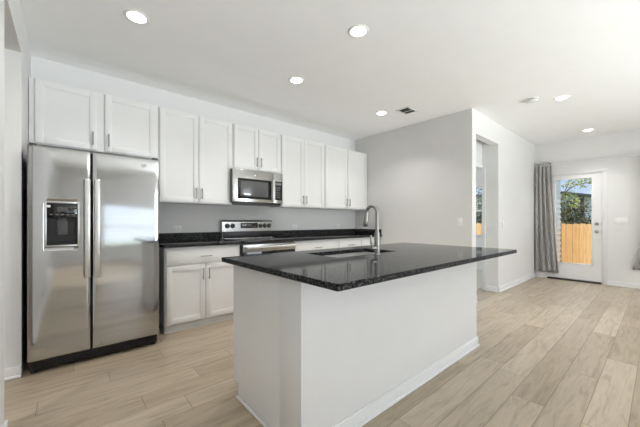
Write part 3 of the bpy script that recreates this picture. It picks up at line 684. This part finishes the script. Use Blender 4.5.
# ================================================================== OUTLETS AND SWITCHES
def plate_geo(c, n, u, w, h, dep, off=0.0, du=0.0, dz=0.0):
    """axis-aligned small box on a wall: n = outward normal, u = sideways direction"""
    c, n, u = Vector(c), Vector(n), Vector(u); p = c + u * du + Vector((0, 0, dz)) + n * off
    q0 = p - u * w / 2 - Vector((0, 0, h / 2)); q1 = p + u * w / 2 + Vector((0, 0, h / 2)) + n * dep
    return (min(q0.x, q1.x), max(q0.x, q1.x), min(q0.y, q1.y), max(q0.y, q1.y), min(q0.z, q1.z), max(q0.z, q1.z))
def outlet(c, n, u, label, horiz=False, gang=1, kind='outlet'):
    t = thing('wall_outlet' if kind == 'outlet' else 'light_switch', label, kind if kind == 'outlet' else 'light switch', c, 'backsplash outlets' if horiz else None)
    w, h = (.115, .072) if horiz else (.072 + .046 * (gang - 1), .117)
    b = B(); box(b, *plate_geo(c, n, u, w, h, .006), bev=.002); obj('cover_plate', b, m_plate, t)
    if kind == 'outlet':
        for s_ in (-1, 1):
            du, dz = (s_ * .02, 0) if horiz else (0, s_ * .02)
            b = B(); box(b, *plate_geo(c, n, u, .028, .028, .002, .006, du, dz), bev=.0008); so = obj('socket', b, m_plate, t)
            b = B()
            for k in (-1, 1):
                box(b, *plate_geo(c, n, u, .009 if horiz else .0025, .0025 if horiz else .009, .0006, .008, du, dz + k * .006) if horiz else plate_geo(c, n, u, .0025, .009, .0006, .008, k * .006, dz))
            obj('slot', b, m_slot, so)
    else:
        for g in range(gang):
            du = (g - (gang - 1) / 2) * .046
            b = B(); box(b, *plate_geo(c, n, u, .033, .066, .003, .006, du, 0), bev=.001); obj('rocker', b, m_plate, t)
outlet((1.045, YB, 1.065), (0, -1, 0), (1, 0, 0), 'outlet on the backsplash wall between refrigerator and range', True)
outlet((2.845, YB, 1.065), (0, -1, 0), (1, 0, 0), 'outlet on the backsplash wall nearest the range on its corner side', True)
outlet((3.816, YB, 1.065), (0, -1, 0), (1, 0, 0), 'outlet on the backsplash wall nearest the corner', True)
outlet((XK, 1.902, 1.147), (-1, 0, 0), (0, 1, 0), 'white switch plate on the kitchen side wall near its outer edge', kind='switch')
outlet((5.543, YL, 1.10), (0, -1, 0), (1, 0, 0), 'white switch plate on the wall beside the tall opening', kind='switch')
outlet((6.56, YL, .455), (0, -1, 0), (1, 0, 0), 'low white outlet on the wall between tall opening and curtain')
outlet((XF, .472, 1.162), (-1, 0, 0), (0, 1, 0), 'wide three-gang switch plate on the wall beside the patio door', gang=3, kind='switch')

# ================================================================== CURTAINS
def curtain(y_top0, y_top1, y_bot0, y_bot1, z0, z1, label, folds, seed, flare=1.6):
    rnd = random.Random(seed); b = B(); nu, nz = 90, 30; g = []
    ph = [rnd.uniform(-.5, .5) for _ in range(folds + 2)]
    for j in range(nz + 1):
        v = j / nz; z = z1 + (z0 - z1) * v; s = v ** flare
        a0 = y_top0 + (y_bot0 - y_top0) * s; a1 = y_top1 + (y_bot1 - y_top1) * s; row = []
        for i in range(nu + 1):
            u = i / nu; k = u * folds; kk = int(k)
            amp = .030 + .012 * v + .008 * math.sin(ph[kk] * 9)
            if v < .05: amp *= .55 + 9 * v
            x = XF - .068 - amp * math.sin(2 * math.pi * k + ph[kk] * .0 + .5 * math.sin(3 * v + kk))
            y = a0 + (a1 - a0) * u + .008 * math.sin(4 * math.pi * k + 2 * v)
            zz = z + (.012 * math.sin(2 * math.pi * k) if v < .03 else 0)
            row.append(b.verts.new((x, y, zz)))
        g.append(row)
    for j in range(nz):
        for i in range(nu): b.faces.new((g[j][i], g[j + 1][i], g[j + 1][i + 1], g[j][i + 1]))
    o = obj('curtain', b, m_curt); m = o.modifiers.new('thickness', 'SOLIDIFY'); m.thickness = .003
    for p in o.data.polygons: p.use_smooth = True
    tag(o, label, 'curtain', 'gray curtains'); return o
curtain(1.70, 1.452, 1.70, 1.325, .13, 2.345, 'gray curtain panel gathered beside the hinge edge of the patio door', 4, 3)
curtain(.17, -.10, .325, -.13, .33, 2.325, 'gray curtain panel at the switch plate side of the patio door', 4, 5, 3.5)
rod = thing('curtain_rod', 'slim white curtain rod above the patio door', 'curtain rod', (XF - .068, .8, 2.29))
b = B(); cyl(b, (XF - .068, -.25, 2.29), (XF - .068, 1.71, 2.29), .0125, seg=14); obj('pole', b, m_trim, rod)
for y in (-.2, .62, 1.68):
    b = B(); cyl(b, (XF - .068, y, 2.29), (XF, y, 2.29), .006, seg=10); cyl(b, (XF - .006, y, 2.29), (XF, y, 2.29), .018, seg=16); obj('bracket', b, m_trim, rod)

# ================================================================== OUTSIDE
GZ = -0.7
b = B(); box(b, XF + .15, 60, -30, 40, GZ - .2, GZ); box(b, -20, XF + .15, -30, YS - .15, GZ - .2, GZ)
o = structure('ground', b, m_grass, 'lawn outside the house', 'lawn')
fe = thing('wooden_fence', 'tan cedar privacy fence seen through the patio door', 'fence', (11.0, 2.0, GZ))
b = B(); pw = .145; k = 0; y = -5.0
while y < 9:
    h = 1.09 + .008 * math.sin(k * 2.3)
    prism(b, [(y + .003, GZ), (y + pw - .003, GZ), (y + pw - .003, h - .025), (y + pw - .028, h), (y + .028, h), (y + .003, h - .025)], 'X', 11.0, 11.018); y += pw; k += 1
obj('picket_panel', b, m_fence, fe, origin=(0, 0, 0) if False else None)
b = B()
for z in (GZ + .25, .15, .85): box(b, 11.018, 11.056, -5, 9, z, z + .085)
obj('rail', b, m_fence, fe)
for i in range(6):
    b = B(); box(b, 11.018, 11.11, -4.8 + i * 2.44, -4.71 + i * 2.44, GZ, 1.05); obj('post', b, m_fence, fe)
# lap-sided shed at the side of the yard
pc = thing('garden_shed', 'white lap-sided shed seen as a narrow strip along the door glass edge', 'shed', (10.4, 2.5, GZ))
b = B(); X0, X1, Y0, Y1 = 10.0, 10.8, 1.915, 3.2; z = GZ
while z < 2.35:
    t2 = bmesh.new()
    lo = [t2.verts.new(p) for p in ((X0 - .02, Y0 - .02, z), (X1 + .02, Y0 - .02, z), (X1 + .02, Y1 + .02, z), (X0 - .02, Y1 + .02, z))]
    hi = [t2.verts.new(p) for p in ((X0, Y0, z + .15), (X1, Y0, z + .15), (X1, Y1, z + .15), (X0, Y1, z + .15))]
    t2.faces.new(lo); t2.faces.new(hi)
    for i in range(4): t2.faces.new((lo[i], lo[(i + 1) % 4], hi[(i + 1) % 4], hi[i]))
    bmesh.ops.recalc_face_normals(t2, faces=t2.faces[:]); join(b, t2); z += .15
obj('siding', b, m_siding, pc)
b = B(); prism(b, [(Y0 - .06, z), (Y1 + .06, z), (Y1 + .06, z + .05), ((Y0 + Y1) / 2, z + .5), (Y0 - .06, z + .05)], 'X', X0 - .06, X1 + .06); obj('roof', b, m_fascia, pc)
# neighbouring house: placed from two measured directions of its eave
ca, sa = math.cos(R(49.217)), math.sin(R(49.217))
def along(u, d): # ground point at depth d in the direction of image column u
    q = (u - 320) / 294.74
    return Vector((d * (ca + q * sa), d * (sa - q * ca), 0))
A, Bp = along(545, 17.2), along(625, 23.2)
dirv = (Bp - A).normalized(); nrm = Vector((-dirv.y, dirv.x, 0)); 
if nrm.dot(A) < 0: nrm = -nrm
nh = thing('neighbor_house', 'pale house with dark eave beyond the fence', 'house', (A + Bp) / 2 + Vector((0, 0, GZ)))
def slab(bm, p, q, back0, back1, z0, z1):
    poly = [p + nrm * back0, q + nrm * back0, q + nrm * back1, p + nrm * back1]
    prism(bm, [(v.x, v.y) for v in poly], 'Z', z0, z1)
b = B(); slab(b, A, Bp, .45, 7, GZ, 2.9); obj('wall', b, m_house, nh)
b = B(); slab(b, A - dirv * .3, Bp + dirv * .3, 0, 7.2, 2.90, 3.02); obj('eave', b, m_fascia, nh)
pp = along(588.5, 20.0); b = B(); slab(b, pp, pp + dirv * .22, .3, .45, GZ, 2.9); obj('downspout', b, m_fascia, nh)
b = B(); slab(b, A + dirv * 2.2, A + dirv * 3.3, .40, .46, .4, 1.7); obj('window', b, m_blackgl, nh)

def leafball(bm, c, rx, ry, rz, n, size, rnd):
    for _ in range(n):
        while True:
            p = Vector((rnd.uniform(-1, 1), rnd.uniform(-1, 1), rnd.uniform(-1, 1)))
            if .2 < p.length < 1: break
        p = Vector(c) + Vector((p.x * rx, p.y * ry, p.z * rz))
        a = Vector((rnd.gauss(0, 1), rnd.gauss(0, 1), rnd.gauss(0, 1))).normalized(); e = a.orthogonal().normalized()
        s_ = size * rnd.uniform(.6, 1.4)
        vs = [bm.verts.new(p + q) for q in (-a * s_, e * s_ * .45, a * s_, -e * s_ * .45)]; bm.faces.new(vs)
def tree(name, x, y, h, r, mat, label, cat, seed, n=1500, size=.05, blobs=7, low=.2, group=None):
    rnd = random.Random(seed); t = thing(name, label, cat, (x, y, GZ), group)
    b = B(); tube(b, [(x, y, GZ), (x + .03, y + .02, GZ + h * .35), (x - .03, y - .05, GZ + h * .8)], [.06 + h * .01, .045 + h * .006, .012], 8)
    for k in range(6):
        a = rnd.uniform(0, 6.28); z0 = GZ + h * rnd.uniform(.25, .6)
        tube(b, [(x, y, z0), (x + math.cos(a) * r * .5, y + math.sin(a) * r * .5, z0 + h * .15), (x + math.cos(a) * r * .8, y + math.sin(a) * r * .8, z0 + h * .28)], [.03, .018, .006], 6)
    obj('trunk', b, m_bark, t)
    b = B()
    for k in range(blobs):
        a = rnd.uniform(0, 6.28); q = r * rnd.uniform(.1, .6); zz = GZ + h * rnd.uniform(low + .12, .85); rr = r * rnd.uniform(.42, .62)
        leafball(b, (x + math.cos(a) * q, y + math.sin(a) * q, zz), rr, rr, min(rr, GZ + h - zz + .1), n // blobs, size, rnd)
    obj('foliage', b, mat, t); return t
def at(u, d): p = along(u, d); return p.x, p.y
G = 'shrubs and trees behind the fence'
x, y = at(566, 11.4); tree('shrub', x, y, 2.95, .75, m_leafo, 'tallest olive shrub behind the fence in the door glass', 'shrub', 11, 2600, .045, 11, group=G)
x, y = at(586, 10.3); tree('shrub', x, y, 2.2, .55, m_leafo, 'lower olive shrub behind the fence in the door glass', 'shrub', 12, 2200, .045, 11, group=G)
x, y = at(552, 14.0); tree('shrub', x, y, 3.0, 1.0, m_leafd, 'dark shrub behind the fence near the white shed', 'shrub', 13, 1800, .05, group=G)
x, y = at(603, 13.0); tree('shrub', x, y, 2.6, 1.0, m_leafd, 'dark shrub behind the fence below the pale house', 'shrub', 14, 1800, .05, group=G)
x, y = at(478, 14); tree('tree', x, y, 4.2, 1.5, m_leafb, 'gray-green tree seen through the bedroom window', 'tree', 15, 2600, .07, 10, group=G)
x, y = at(479.5, 11.0); tree('shrub', x, y, 1.9 + .75, .7, m_leafd, 'dark shrub seen through the lower bedroom window sash', 'shrub', 16, 1500, .05, group=G)
x, y = at(495, 16); tree('tree', x, y, 4.5, 1.5, m_leafd, 'dark tree beyond the bedroom side of the yard', 'tree', 17, 1800, .07, group=G)
# slender tree whose branch arches across the top of the glass
t = thing('tree', 'slender tree arching a leafy branch across the door glass', 'tree', (*at(553, 9.9), GZ), G)
P = [Vector((*at(u, 9.9), CAMZ + (221.43 - v_) * 9.9 / 294.74)) for u, v_ in ((553, 300), (555, 215), (563, 195), (570, 188), (577, 184.5), (586, 183), (596, 184))]
P[0].z = GZ
b = B(); tube(b, P, [.05, .035, .022, .018, .014, .010, .006], 8)
tube(b, [P[2], (P[2] + P[3]) / 2 + Vector((0, 0, .12)), P[3] + Vector((0, 0, .35))], [.018, .012, .006], 6); obj('trunk', b, m_bark, t)
b = B(); rnd = random.Random(4)
for p_ in P[3:]: leafball(b, p_ + Vector((0, 0, .1)), .28, .28, .12, 70, .04, rnd)
for u, v_ in ((564, 196), (571, 193), (576, 200), (574, 206), (583, 186), (590, 181)): leafball(b, Vector((*at(u, 9.9), CAMZ + (221.43 - v_) * 9.9 / 294.74)), .16, .16, .1, 26, .04, rnd)
obj('foliage', b, m_leafy, t)
